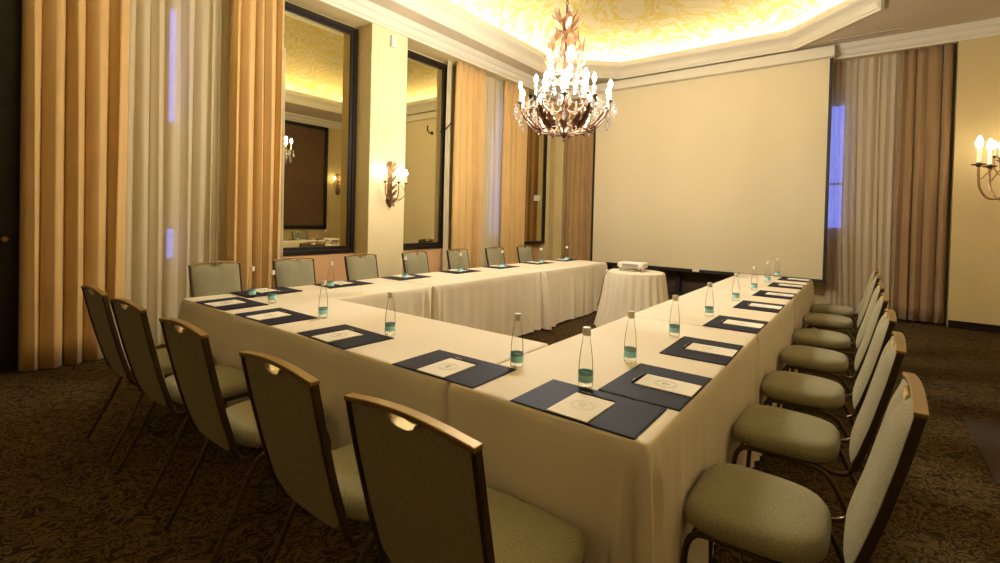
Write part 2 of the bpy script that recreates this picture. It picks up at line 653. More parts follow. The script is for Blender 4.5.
# ---------------------------------------------------------------- mirrors
def wall_mirror(name, label, x, y0, y1, z0, z1, fw=0.10, face=1):
    t = thing(name, label, 'mirror', (x, (y0 + y1) / 2, z0))
    w, h = (y1 - y0) / 2, z1 - z0
    bm = bmesh.new()
    for (o, d) in ((0.0, 0.055), (fw * 0.55, 0.035)):
        ww = fw * 0.55 if o == 0 else fw * 0.45
        a, b, c, e = -w + o, w - o, o, h - o
        box(bm, (0, a, c), (d * face, a + ww, e))
        box(bm, (0, b - ww, c), (d * face, b, e))
        box(bm, (0, a + ww, c), (d * face, b - ww, c + ww))
        box(bm, (0, a + ww, e - ww), (d * face, b - ww, e))
    obj('frame', bm, M['darkwood'], t, bevel=0.004)
    bm = bmesh.new()
    box(bm, (0.002 * face, -w + fw * .9, fw * .9), (0.016 * face, w - fw * .9, h - fw * .9))
    obj('mirror_glass', bm, M['mirror'], t)
    return t
wall_mirror('wall_mirror', 'tall dark-framed mirror between the pillar and the large tan curtains', XL, 1.45, 2.83, 0.86, 4.04)
wall_mirror('wall_mirror', 'tall dark-framed mirror just beyond the pillar with the sconce', XL, 3.51, 4.72, 0.86, 4.03)
wall_mirror('wall_mirror', 'narrow dark-framed mirror in the corner beside the projection screen', -5.17, 6.60, 7.855, 0.86, 4.03, fw=0.06)
# dark panel on the opposite wall, visible in the mirrors
t = thing('wall_panel', 'large brown panel in a black frame reflected in the nearer mirror', 'panel', (XR, 5.2, 0.95))
bm = bmesh.new()
box(bm, (-0.03, -1.75, 0.1), (0, 1.85, 3.0))
obj('panel', bm, M['brownpanel'], t)
bm = bmesh.new()
for (a, b, c, d) in ((-1.85, 1.95, 3.0, 3.1), (-1.85, 1.95, 0.0, 0.1), (-1.85, -1.75, 0, 3.1), (1.85, 1.95, 0, 3.1)):
    box(bm, (-0.06, a, c), (0, b, d))
obj('frame', bm, M['black'], t)

# small notice plate in the corner mirror, little white box up on the pillar, ceiling slot
bm = bmesh.new()
box(bm, (-5.153, 7.42, 1.80), (-5.146, 7.66, 1.92))
tag(obj('notice_plate', bm, M['white'], bevel=0.002), 'small white plate on the narrow corner mirror', 'sign')
t = thing('wall_sensor', 'small white box high on the cream pillar above the sconce', 'sensor', (PF, 3.20, 3.83))
bm = bmesh.new()
box(bm, (0, -0.045, 0), (0.05, 0.045, 0.17))
obj('housing', bm, M['white'], t, bevel=0.01, seg=3)
bm = bmesh.new()
box(bm, (0.045, -0.028, 0.03), (0.054, 0.028, 0.075))
obj('lens_cover', bm, M['trim'], t, bevel=0.004)
t = thing('ceiling_vent', 'narrow dark slot vent in the ceiling above the far curtains', 'vent', (0.42, 7.72, ZC))
bm = bmesh.new()
box(bm, (-0.40, -0.035, -0.006), (0.40, 0.035, 0.0))
obj('slot', bm, M['brownwood'], t)
bm = bmesh.new()
for s in (-1, 1):
    box(bm, (-0.41, s * 0.035 - 0.006, -0.01), (0.41, s * 0.035 + 0.006, 0.0))
box(bm, (-0.41, -0.003, -0.009), (0.41, 0.003, 0.0))
obj('frame', bm, M['soffit'], t)

# dark door by the left edge
d = thing('door_1', 'dark wooden door beside the largest tan curtain', 'door', (XL, -1.30, 0))
d['kind'] = 'structure'
bm = bmesh.new()
box(bm, (0, -0.55, 0), (0.10, 0.66, 3.95))
obj('door_leaf', bm, M['darkwood'], d, bevel=0.006)
bm = bmesh.new()
for z0, z1 in ((0.2, 1.0), (1.25, 2.6), (2.75, 3.8)):
    box(bm, (0.10, -0.42, z0), (0.115, 0.42, z1))
obj('door_panel', bm, M['darkwood'], d, bevel=0.01)
bm = bmesh.new()
lathe(bm, [(0, 0), (0.02, 0.0), (0.02, 0.008), (0.009, 0.012), (0.009, 0.03), (0.022, 0.04), (0.026, 0.052), (0.018, 0.066), (0, 0.07)], 14)
bmesh.ops.rotate(bm, verts=bm.verts[:], cent=(0, 0, 0), matrix=Matrix.Rotation(PI / 2, 3, 'Y'))
obj('door_knob', bm, M['gold'], d, smooth=True, loc=(0.10, 0.56, 1.12))

# ---------------------------------------------------------------- curtains
def curtain(name, label, a, b, z1, z0, pitch, amp, m, seed, left=None, gather=1.0, cat='curtain', group=None, thick=0.006, top_amp=0.6):
    fold_e = 0.42 if thick else 0.8
    """hanging cloth from point a to point b (xy). left: extra shift of the a-edge as function of drop t"""
    rnd = random.Random(seed)
    a, b = Vector((*a, 0)), Vector((*b, 0))
    L = (b - a).length
    d = (b - a) / L
    nrm = Vector((-d.y, d.x, 0))
    hang = -1 if d.y > 0.5 else -1
    # build a phase table: folds of uneven width
    cuts = [0.0]
    while cuts[-1] < L:
        cuts.append(cuts[-1] + pitch * rnd.uniform(0.65, 1.4))
    sc = L / cuts[-1]
    cuts = [c * sc for c in cuts]
    amps = [rnd.uniform(0.6, 1.15) for _ in cuts]
    skew = [rnd.uniform(-0.25, 0.25) for _ in cuts]
    drift = [rnd.uniform(-0.35, 0.35) for _ in cuts]
    nu = max(24, int(L / pitch * 26))
    nz = 18
    bm = bmesh.new()
    rows = []
    for j in range(nz + 1):
        t = j / nz
        z = z1 + (z0 - z1) * t
        row = []
        for i in range(nu + 1):
            s = i / nu * L
            k = max(i2 for i2, c in enumerate(cuts) if c <= s + 1e-9)
            k = min(k, len(cuts) - 2)
            u = (s - cuts[k]) / (cuts[k + 1] - cuts[k])
            am = amps[k] * (1 - u) + amps[k + 1] * u
            ph = u + 0.10 * math.sin(2 * PI * u) * skew[k] * 4
            w = (2 * abs(math.sin(PI * ph)) ** fold_e - 1) * hang
            env = top_amp + (1 - top_amp) * min(1, t * 2.2)
            off = amp * am * env * w
            lat = pitch * 0.10 * math.sin(2 * PI * u) * env + pitch * drift[k] * t * math.sin(PI * u) * 0.6
            ss = s + lat
            if left:
                sh = left(t)
                ss = sh + ss * (L - sh) / L
            p = a + d * ss + nrm * (off + 0.012 * math.sin(3.1 * t + k))
            row.append(bm.verts.new((p.x, p.y, z)))
        rows.append(row)
    for j in range(nz):
        for i in range(nu):
            bm.faces.new((rows[j][i], rows[j][i + 1], rows[j + 1][i + 1], rows[j + 1][i]))
    o = obj(name, bm, m, smooth=True, ang=80)
    if thick:
        s = o.modifiers.new('s', 'SOLIDIFY')
        s.thickness = thick
        s.offset = 0
    tag(o, label, cat, group)
    return o

cg = 'full-length drapes around the room'
sg = 'sheer curtains at the windows'
curtain('drape', 'wide tan drape hanging between the dark door and the nearest sheer', (-5.03, -0.66), (-5.03, 0.08), ZH, 0.015, 0.175, 0.066, M['drape'], 3, group=cg)
curtain('sheer_curtain', 'pale sheer curtain between the two nearest tan drapes', (-5.14, 0.04), (-5.14, 1.12), ZH, 0.02, 0.105, 0.03, M['sheer'], 5, group=sg, thick=0)
curtain('drape', 'tan drape overlapping the edge of the nearer mirror', (-5.02, 1.00), (-5.02, 1.60), ZH, 0.035, 0.13, 0.055, M['drape'], 8, group=cg)
curtain('drape', 'tan drape just beyond the farther tall mirror', (-5.04, 4.72), (-5.04, 5.50), ZH, 0.035, 0.15, 0.055, M['drape'], 12, group=cg)
curtain('sheer_curtain', 'pale sheer curtain with blue light between two tan drapes past the mirrors', (-5.14, 5.42), (-5.14, 6.25), ZH, 0.02, 0.10, 0.025, M['sheer'], 15, group=sg, thick=0)
curtain('drape', 'tan drape behind the chandelier beside the narrow corner mirror', (-5.04, 6.12), (-5.04, 6.92), ZH, 0.035, 0.15, 0.055, M['drape'], 18, group=cg)
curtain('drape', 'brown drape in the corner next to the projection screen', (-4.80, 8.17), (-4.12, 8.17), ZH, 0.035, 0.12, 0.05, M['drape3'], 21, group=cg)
curtain('sheer_curtain', 'narrow grey sheer strip beside the tab edge of projection screen', (-4.20, 8.25), (-3.80, 8.25), ZH, 0.02, 0.10, 0.02, M['sheer2'], 23, group=sg, thick=0)
curtain('sheer_curtain', 'grey sheer curtain swept aside from the blue window beside the screen', (-0.10, 8.25), (0.95, 8.25), ZH, 0.02, 0.10, 0.030, M['sheer2'], 26, group=sg, thick=0,
        left=lambda t: 0.02 + 0.10 * t * t)
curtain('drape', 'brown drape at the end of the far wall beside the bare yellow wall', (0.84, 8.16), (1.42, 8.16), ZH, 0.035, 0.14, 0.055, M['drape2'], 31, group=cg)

curtain('sheer_curtain', 'thin edge of white sheer beside the farther tall mirror', (-5.15, 4.60), (-5.15, 4.72), ZH, 0.02, 0.06, 0.012, M['sheer'], 44, group=sg, thick=0)
curtain('sheer_curtain', 'thin edge of white sheer between tan drape and nearer mirror', (-5.07, 1.56), (-5.07, 1.66), 3.4, 0.02, 0.05, 0.010, M['sheer'], 45, group=sg, thick=0)
t = thing('curtain_hook', 'small dark hook on the wall between the farther mirror and drape', 'hook', (-5.06, 4.50, 2.90))
bm = bmesh.new()
tube(bm, smooth_path([(-.10, 0.0, -.06), (-.05, 0.0, -.05), (0, 0.01, -.01), (.04, 0.04, .05), (.05, .06, .09)], 4), .012, 8)
obj('arm', bm, M['darkwood'], t, smooth=True)
bm = bmesh.new()
lathe(bm, [(0, 0), (.03, 0), (.03, .01), (0, .015)], 14)
bmesh.ops.rotate(bm, verts=bm.verts[:], cent=(0, 0, 0), matrix=Matrix.Rotation(PI / 2, 3, 'Y'))
obj('plate', bm, M['darkwood'], t, loc=(-.115, .0, -.06))

# ---------------------------------------------------------------- projection screen
t = thing('projection_screen', 'large cream projection screen with black side borders on the far wall', 'screen', (-2.0, 7.93, 0))
bm = bmesh.new()
box(bm, (-1.99, -0.004, 0.55), (1.985, 0.004, 4.06))
obj('screen_surface', bm, M['screen'], t)
for x in (-2.03, 1.985):
    bm = bmesh.new()
    box(bm, (x, -0.008, 0.50), (x + 0.045, 0.006, 4.06))
    obj('side_border', bm, M['black'], t)
bm = bmesh.new()
box(bm, (-2.03, -0.012, 0.495), (2.03, 0.010, 0.552))
obj('bottom_bar', bm, M['black'], t)
bm = bmesh.new()
box(bm, (-2.12, -0.12, 4.06), (2.05, 0.10, 4.23))
obj('housing', bm, M['trim'], t, bevel=0.01)
bm = bmesh.new()
box(bm, (0.02, -0.02, 0.505), (0.14, -0.008, 0.56))
obj('pull_tab', bm, M['white'], t, bevel=0.004)
# low black stand behind the screen
t = thing('screen_stand', 'black stand with upright post showing below the projection screen', 'stand', (-2.33, 8.25, 0))
bm = bmesh.new()
box(bm, (-0.045, -0.02, 0.03), (0.045, 0.02, 3.0))
obj('post', bm, M['black'], t)
bm = bmesh.new()
box(bm, (-0.95, -0.03, 0.0), (1.35, 0.03, 0.05))
obj('foot_bar', bm, M['black'], t)

# dark mat by the pillar on the right
bm = bmesh.new()
box(bm, (1.085, 2.42, 0.001), (1.97, 3.62, 0.012))
tag(obj('floor_mat', bm, M['mat'], bevel=0.003), 'flat dark brown mat on the carpet beside the wing opposite the mirrors', 'mat')

# ---------------------------------------------------------------- tables and cloths
TT = 0.745
def table(x0, x1, y0, y1, label):
    t = thing('folding_table', label, 'table', ((x0 + x1) / 2, (y0 + y1) / 2, 0), 0, 'folding tables under the cloths')
    w, d = (x1 - x0) / 2, (y1 - y0) / 2
    bm = bmesh.new()
    box(bm, (-w + .03, -d + .03, TT - 0.03), (w - .03, d - .03, TT - .001))
    obj('tabletop', bm, M['brownwood'], t)
    for sx in (-1, 1):
        for sy in (-1, 1):
            bm = bmesh.new()
            tube(bm, [(sx * (w - .12), sy * (d - .12), 0), (sx * (w - .12), sy * (d - .12), TT - .03)], 0.014)
            obj('leg', bm, M['black'], t)
    return t

def cloth(x0, x1, y0, y1, label, vis, seed, lim=None, cones=()):
    """vis: set of visible sides among 'N','S','E','W'; cones: [(x,y,size)] corner folds"""
    rnd = random.Random(seed)
    g = 0.003
    x0 += g; x1 -= g; y0 += g; y1 -= g
    R = 0.018
    per = []          # (x,y,nx,ny,side,dist to the side ends)
    def side(p, q, n, nm):
        L = math.hypot(q[0] - p[0], q[1] - p[1])
        k = max(6, int(L / 0.022))
        for i in range(k):
            f = i / k
            per.append((p[0] + (q[0] - p[0]) * f, p[1] + (q[1] - p[1]) * f, n[0], n[1], nm))
    def corner(cx, cy, a0, nm):
        for i in range(6):
            a = a0 + PI / 2 * i / 6
            per.append((cx + R * math.cos(a), cy + R * math.sin(a), math.cos(a), math.sin(a), nm))
    side((x0 + R, y0), (x1 - R, y0), (0, -1), 'S')
    corner(x1 - R, y0 + R, -PI / 2, 'SE')
    side((x1, y0 + R), (x1, y1 - R), (1, 0), 'E')
    corner(x1 - R, y1 - R, 0, 'EN')
    side((x1 - R, y1), (x0 + R, y1), (0, 1), 'N')
    corner(x0 + R, y1 - R, PI / 2, 'NW')
    side((x0, y1 - R), (x0, y0 + R), (-1, 0), 'W')
    corner(x0 + R, y0 + R, PI, 'WS')
    waves = [(rnd.uniform(9, 14), rnd.uniform(0, 6.28), .8), (rnd.uniform(19, 27), rnd.uniform(0, 6.28), .7), (rnd.uniform(38, 55), rnd.uniform(0, 6.28), .45)]
    drops = [0, 0.004, 0.012, 0.03, 0.07, 0.13, 0.2, 0.28, 0.36, 0.44, 0.52, 0.60, 0.67, TT - 0.022]
    bm = bmesh.new()
    zt = TT + 0.004
    rings = []
    top = [bm.verts.new((p[0] - p[2] * 0.008, p[1] - p[3] * 0.008, zt)) for p in per]
    rings.append(top)
    for dz in drops[1:]:
        t = dz / drops[-1]
        ring = []
        for (px, py, nx, ny, nm) in per:
            s = px if nm in 'SN' else py
            exposed = all(c in vis for c in nm) and not (lim and nm == lim[0] and py < lim[1])
            part = any(c in vis for c in nm) and len(nm) > 1
            off = 0.0
            if dz <= 0.012:
                off = [0, -0.003, 0.0][drops.index(dz)]
                x, y = px + nx * off, py + ny * off
            else:
                x, y = px, py
                if exposed:
                    w = sum(a * math.sin(f * s + ph) for f, ph, a in waves)
                    off = 0.004 + 0.006 * t + 0.0105 * (t ** 0.7) * (w + 0.5)
                    off = max(off, 0.001)
                x, y = px + nx * off, py + ny * off
                for (cx, cy, sz, dx, dy, wd) in cones:
                    dist = math.hypot(px - cx, py - cy)
                    if dist < wd * 5:
                        w1 = wd * (0.45 + 0.55 * t)
                        e = math.exp(-(dist / w1) ** 2)
                        e2 = math.exp(-((dist - w1 * 2.1) / (w1 * 0.55)) ** 2)
                        e3 = math.exp(-((dist - w1 * 3.6) / (w1 * 0.7)) ** 2)
                        if exposed:
                            g_ = t ** 0.5
                            # bulge at the corner, a groove either side, then a softer second fold
                            x += dx * sz * g_ * e + nx * sz * g_ * (0.45 * e3 - 0.42 * e2)
                            y += dy * sz * g_ * e + ny * sz * g_ * (0.45 * e3 - 0.42 * e2)
                if part and not exposed:
                    # the cloth edge at a table joint draws back and leaves a dark gap
                    k2 = 0.006 + 0.020 * t
                    if (nm[0] in 'SN' and nm[0] in vis) or (nm[1] in 'SN' and nm[1] in vis):
                        x += -k2 if px > (x0 + x1) / 2 else k2
                    else:
                        y += -k2 if py > (y0 + y1) / 2 else k2
            ring.append(bm.verts.new((x, y, zt - dz + (0.006 * math.sin(7 * s + seed) * t if exposed else 0))))
        rings.append(ring)
    n = len(per)
    for i in range(len(rings) - 1):
        for k in range(n):
            bm.faces.new((rings[i][k], rings[i][(k + 1) % n], rings[i + 1][(k + 1) % n], rings[i + 1][k]))
    inset, uniq = [], []
    for p in per:
        q_ = (round(min(max(p[0], x0 + .03), x1 - .03), 5), round(min(max(p[1], y0 + .03), y1 - .03), 5))
        if not uniq or uniq[-1][0] != q_:
            if uniq and uniq[0][0] == q_:
                inset.append(uniq[0][1])
                continue
            uniq.append((q_, bm.verts.new((q_[0], q_[1], zt))))
        inset.append(uniq[-1][1])
    for k in range(n):
        a_, b_, c_, d_ = top[k], top[(k + 1) % n], inset[(k + 1) % n], inset[k]
        bm.faces.new((a_, b_, c_) if c_ is d_ else (a_, b_, c_, d_))
    bm.faces.new([u_[1] for u_ in uniq])
    o = obj('tablecloth', bm, M['linen'], smooth=True, ang=50)
    tag(o, label, 'tablecloth', 'cream cloths on the conference tables')
    return o

q = 0.7071
W1, W2, W3 = 1.84, 3.76, 5.72
XW = -3.48
cl = [
    (-0.80, 0.0, 0.0, W1, 'cloth over the corner where the cross table meets the wing opposite the mirrors', {'S', 'E', 'W'},
     [(0, 0, 0.095, q, -q, 0.032), (0, W1 - .05, 0.022, 1, 0, 0.03), (-0.75, 0, 0.022, 0, -1, 0.03)]),
    (-0.80, 0.0, W1, W2, 'cloth over the middle table of the wing opposite the mirrors', {'E', 'W'},
     [(0, W1 + .05, 0.02, 1, 0, 0.03), (0, W2 - .05, 0.02, 1, 0, 0.03)]),
    (-0.80, 0.0, W2, W3, 'cloth over the screen-end table of the wing opposite the mirrors', {'E', 'W', 'N'},
     [(0, W2 + .05, 0.02, 1, 0, 0.03), (0, W3, 0.09, q, q, 0.035)]),
    (-2.68, -0.80, 0.0, 0.80, 'cloth over the middle of the cross table', {'S', 'N'},
     [(-0.86, 0, 0.030, 0, -1, 0.035), (-2.62, 0, 0.035, 0, -1, 0.035)]),
    (XW, -2.68, 0.0, W1, 'cloth over the corner where the cross table meets the mirror-side wing', {'S', 'W', 'E'},
     [(XW, 0, 0.075, -q, -q, 0.035), (-2.74, 0, 0.035, 0, -1, 0.035), (-2.68, W1 - .07, 0.05, 1, 0, 0.04)]),
    (XW, -2.68, W1, W2, 'cloth over the middle table of the mirror-side wing', {'W', 'E'},
     [(-2.68, W1 + .06, 0.035, 1, 0, 0.035), (-2.68, W2 - .07, 0.05, 1, 0, 0.04)]),
    (XW, -2.68, W2, W3, 'cloth over the screen-end table of the mirror-side wing', {'W', 'E', 'N'},
     [(-2.68, W2 + .07, 0.12, 1, 0, 0.055), (-2.68, W3, 0.08, q, q, 0.035)]),
]
for i, (x0, x1, y0, y1, lab, vis, cones) in enumerate(cl):
    cloth(x0, x1, y0, y1, 'cream ' + lab, vis, 40 + i, lim={0: ('W', 0.83), 4: ('E', 0.83)}.get(i), cones=cones)
    table(x0, x1, y0, y1, 'table under the ' + lab.replace('cloth over the ', 'cloth at the ').replace('where the cross table meets', 'of cross table and'))

# ---------------------------------------------------------------- round projector table
RX, RY = -1.86, 4.76
t = thing('round_table', 'small round table hidden under the cream pleated cloth', 'table', (RX, RY, 0))
bm = bmesh.new()
lathe(bm, [(0, .715), (.35, .715), (.355, .73), (.35, TT - .001), (0, TT - .001)], 40)
obj('tabletop', bm, M['brownwood'], t)
bm = bmesh.new()
lathe(bm, [(0, 0), (.22, 0), (.22, .02), (.04, .05), (.03, .10), (.03, .715), (0, .715)], 20)
obj('pedestal', bm, M['black'], t, smooth=True)
bm = bmesh.new()
NR = 220
rings = []
pro = [(0.375, TT + .004, 0), (0.388, TT, 0.0), (0.395, TT - .02, .05), (0.40, TT - .07, .3), (0.41, TT - .16, .6), (0.425, .45, .8), (0.455, .28, .95), (0.49, .14, 1.0), (0.52, .02, 1.05)]
rnd = random.Random(5)
ph = [rnd.uniform(0, 6.28) for _ in range(3)]
for r, z, a in pro:
    ring = []
    for k in range(NR):
        th = 2 * PI * k / NR
        w = math.sin(23 * th + 0.6 * math.sin(3 * th + ph[0])) + 0.35 * math.sin(11 * th + ph[1])
        rr = r * 0.945 + a * 0.014 * w
        ring.append(bm.verts.new((rr * math.cos(th), rr * math.sin(th), z)))
    rings.append(ring)
for i in range(len(rings) - 1):
    for k in range(NR):
        bm.faces.new((rings[i][k], rings[i][(k + 1) % NR], rings[i + 1][(k + 1) % NR], rings[i + 1][k]))
bm.faces.new(rings[0])
o = obj('tablecloth', bm, M['linen'], smooth=True, ang=50, loc=(RX, RY, 0))
tag(o, 'cream floor-length cloth gathered in pleats around the small round table', 'tablecloth')

# projector
ZT = TT + 0.004
t = thing('projector', 'white projector on the small round table facing the screen', 'projector', (RX - 0.04, RY + 0.02, ZT), 0.10)
bm = bmesh.new()
box(bm, (-0.17, -0.13, 0.045), (0.17, 0.13, 0.115))
obj('body', bm, M['white'], t, bevel=0.022, seg=4)
bm = bmesh.new()
box(bm, (-0.172, -0.10, 0.055), (-0.165, 0.06, 0.095))
for i in range(7):
    box(bm, (-0.176, -0.095 + i * 0.023, 0.057), (-0.168, -0.085 + i * 0.023, 0.093))
obj('side_vent', bm, M['grey'], t)
bm = bmesh.new()
box(bm, (-0.10, -0.134, 0.06), (0.10, -0.128, 0.10))
obj('port_panel', bm, M['grey'], t)
bm = bmesh.new()
lathe(bm, [(0, 0), (.028, 0), (.032, .03), (.026, .035), (.022, .02), (0, .018)], 20)
bmesh.ops.rotate(bm, verts=bm.verts[:], cent=(0, 0, 0), matrix=Matrix.Rotation(-PI / 2, 3, 'X'))
obj('lens', bm, M['black'], t, smooth=True, loc=(0.07, 0.125, 0.08))
for sx, sy in ((-.13, -.09), (.13, -.09), (0, .10)):
    bm = bmesh.new()
    lathe(bm, [(0, 0), (.016, 0), (.016, .006), (.009, .01), (.009, .05), (0, .05)], 12)
    obj('foot', bm, M['grey'], t, loc=(sx, sy, 0))
bm = bmesh.new()
lathe(bm, [(0, 0), (0.10, 0), (0.10, 0.018), (0.05, 0.026), (0.04, 0.046), (0, 0.046)], 20)
obj('swivel_base', bm, M['white'], t, smooth=True)
# black cable draped down the cloth
bm = bmesh.new()
pts = smooth_path([(RX - .16, RY - .10, ZT + .07), (RX - .22, RY - .18, ZT + .04), (RX - .255, RY - .25, ZT + .010), (RX - .29, RY - .29, ZT - .05), (RX - .302, RY - .305, .60), (RX - .315, RY - .33, .48), (RX - .325, RY - .345, .40), (RX - .35, RY - .36, .30)], 5)
tube(bm, pts, 0.0045, 6)
tag(obj('power_cable', bm, M['black'], smooth=True), 'thin black cable hanging from the projector down the round table cloth', 'cable')

# ---------------------------------------------------------------- banquet chair
def back_path(z):
    """front-facing surface of the backrest: local y at height z"""
    P = [(0.36, -0.232), (0.43, -0.250), (0.50, -0.272), (0.62, -0.307), (0.78, -0.346), (0.90, -0.372), (0.96, -0.384)]
    for (z0, y0), (z1, y1) in zip(P, P[1:]):
        if z <= z1:
            return y0 + (y1 - y0) * (z - z0) / (z1 - z0)
    return P[-1][1]

def hw(z):
    """half width of the backrest at height z"""
    return 0.203 + 0.009 * min(1, max(0, (z - 0.42) / 0.4))

def crest(u):
    return 0.924 + 0.019 * (1 - abs(u) ** 1.8)

def make_chair(label):
    t = thing('banquet_chair', label, 'chair', (0, 0, 0), 0, 'olive banquet chairs around the tables')
    # seat: rounded, thick cushion
    bm = bmesh.new()
    rings = []
    prof = [(0.80, 0.398), (0.94, 0.400), (0.99, 0.412), (1.0, 0.432), (0.985, 0.452), (0.93, 0.467), (0.80, 0.476), (0.5, 0.482), (0.2, 0.484)]
    N = 48
    for s, z in prof:
        ring = []
        for k in range(N):
            a = 2 * PI * (k + .5) / N
            c, n_ = math.cos(a), math.sin(a)
            ex = 0.42 if n_ > 0 else 0.58
            x = math.copysign(abs(c) ** ex, c) * 0.228
            y = math.copysign(abs(n_) ** (0.42 if n_ > 0 else 0.56), n_) * 0.203
            x *= 1.0 - 0.10 * max(0, -y / 0.22)
            zz = z - 0.010 * max(0, y / 0.22) ** 2 * (1 if z > .45 else 0)
            ring.append(bm.verts.new((x * s, y * s, zz)))
        rings.append(ring)
    for i in range(len(rings) - 1):
        for k in range(N):
            bm.faces.new((rings[i][k], rings[i][(k + 1) % N], rings[i + 1][(k + 1) % N], rings[i + 1][k]))
    bm.faces.new(rings[0][::-1])
    bm.faces.new(rings[-1])
    obj('seat', bm, M['fabric'], t, smooth=True, ang=70)
    # backrest: padded front, flat back, notch under the crest rail
    bm = bmesh.new()
    NU, NZ = 26, 18
    def ztop(u):
        z = crest(u) - 0.012
        if abs(u) < 0.235:
            z -= 0.025 * math.sqrt(max(0, 1 - (u / 0.235) ** 2)) + 0.004
        return z
    F, B = [], []
    for j in range(NZ + 1):
        v = j / NZ
        rf, rb = [], []
        for i in range(NU + 1):
            u = -1 + 2 * i / NU
            zb = 0.410 + 0.010 * abs(u) ** 3
            z = zb + (ztop(u) - zb) * v
            w = hw(z)
            puff = 0.024 * (1 - abs(u) ** 5) * (1 - abs(2 * v - 1) ** 7)
            taper = 1.0
            if v < 0.13:
                taper = 1 - 0.26 * (1 - v / 0.13) ** 1.4
            rf.append(bm.verts.new((u * w * 0.955 * taper, back_path(z) + 0.004 + puff, z)))
            rb.append(bm.verts.new((u * w * 0.955 * taper, back_path(z) - 0.014, z)))
        F.append(rf)
        B.append(rb)
    for j in range(NZ):
        for i in range(NU):
            bm.faces.new((F[j][i], F[j][i + 1], F[j + 1][i + 1], F[j + 1][i]))
            bm.faces.new((B[j][i + 1], B[j][i], B[j + 1][i], B[j + 1][i + 1]))
    for j in range(NZ):
        bm.faces.new((F[j][0], F[j + 1][0], B[j + 1][0], B[j][0]))
        bm.faces.new((F[j][NU], B[j][NU], B[j + 1][NU], F[j + 1][NU]))
    for i in range(NU):
        bm.faces.new((F[0][i], B[0][i], B[0][i + 1], F[0][i + 1]))
        bm.faces.new((F[NZ][i], F[NZ][i + 1], B[NZ][i + 1], B[NZ][i]))
    obj('backrest', bm, M['fabric'], t, smooth=True, ang=50)
    # lining of the hand hole
    bm = bmesh.new()
    pts = []
    for i in range(13):
        u = -0.235 + 0.47 * i / 12
        z = ztop(u) + 0.003 if 0 < i < 12 else crest(u) - 0.014
        pts.append((u * hw(z) * 0.955, back_path(z) - 0.006, z))
    bar(bm, pts, (0, 1, 0), 0.034, 0.003)
    obj('hand_hole', bm, M['chrome'], t, smooth=True).__setitem__('label', 'bright lining of the hand hole')
    # side rails and crest rail
    for s in (-1, 1):
        bm = bmesh.new()
        pts = []
        for k in range(12):
            z = 0.415 + (crest(1) - 0.415) * k / 11
            pts.append((s * hw(z), back_path(z) - 0.008, z))
        bar(bm, pts, (1, 0, 0), 0.014, 0.025)
        obj('side_rail', bm, M['darkframe'], t, bevel=0.003)
    bm = bmesh.new()
    pts = []
    for k in range(17):
        u = -1.036 + 2.072 * k / 16
        z = crest(min(1, abs(u)))
        pts.append((u * hw(0.92), back_path(z) - 0.008, z))
    bar(bm, pts, (0, 1, 0), 0.031, 0.014)
    obj('crest_rail', bm, M['gold'], t, bevel=0.003)
    # legs: rear and front, bent tube, one each
    for s in (-1, 1):
        bm = bmesh.new()
        p = [(s * .195, 0.02, .386), (s * .198, -0.09, .386), (s * .20, -0.15, .376), (s * .203, -0.195, .33), (s * .207, -0.255, .20), (s * .212, -0.36, 0.0)]
        tube(bm, smooth_path(p, 5), 0.0105, 10)
        lathe(bm, [(0, 0), (.014, 0), (.014, .012), (.0115, .014), (0, .014)], 10, (s * .212, -0.36, 0))
        obj('leg', bm, M['bronze'], t, smooth=True)
        bm = bmesh.new()
        p = [(s * .195, 0.02, .386), (s * .195, 0.11, .386), (s * .196, 0.155, .372), (s * .198, 0.178, .32), (s * .20, 0.185, .20), (s * .205, 0.195, 0.0)]
        tube(bm, smooth_path(p, 5), 0.0105, 10)
        lathe(bm, [(0, 0), (.014, 0), (.014, .012), (.0115, .014), (0, .014)], 10, (s * .205, 0.195, 0))
        obj('leg', bm, M['bronze'], t, smooth=True)
        # connector bending from side rail under the seat
        bm = bmesh.new()
        p = [(s * .203, -0.252, .425), (s * .202, -0.238, .398), (s * .195, -0.205, .382), (s * .172, -0.15, .378), (s * .168, -0.05, .388), (s * .165, 0.06, .390)]
        tube(bm, smooth_path(p, 5), 0.0095, 8)
        obj('bracket', bm, M['bronze'], t, smooth=True)
    bm = bmesh.new()
    box(bm, (-0.195, 0.06, .380), (0.195, 0.085, .398))
    box(bm, (-0.195, -0.12, .380), (0.195, -0.095, .398))
    tube(bm, [(-0.199, 0.17, .345), (0.199, 0.17, .345)], 0.007, 8)
    obj('seat_frame', bm, M['bronze'], t)
    return t

ORD = ['first', 'second', 'third', 'fourth', 'fifth', 'sixth', 'seventh']
chair0 = None
def chair(x, y, rz, label):
    global chair0
    if chair0 is None:
        chair0 = make_chair(label)
        chair0.location = (x, y, 0)
        chair0.rotation_euler = (0, 0, rz)
    else:
        dup(chair0, (x, y, 0), rz, label)

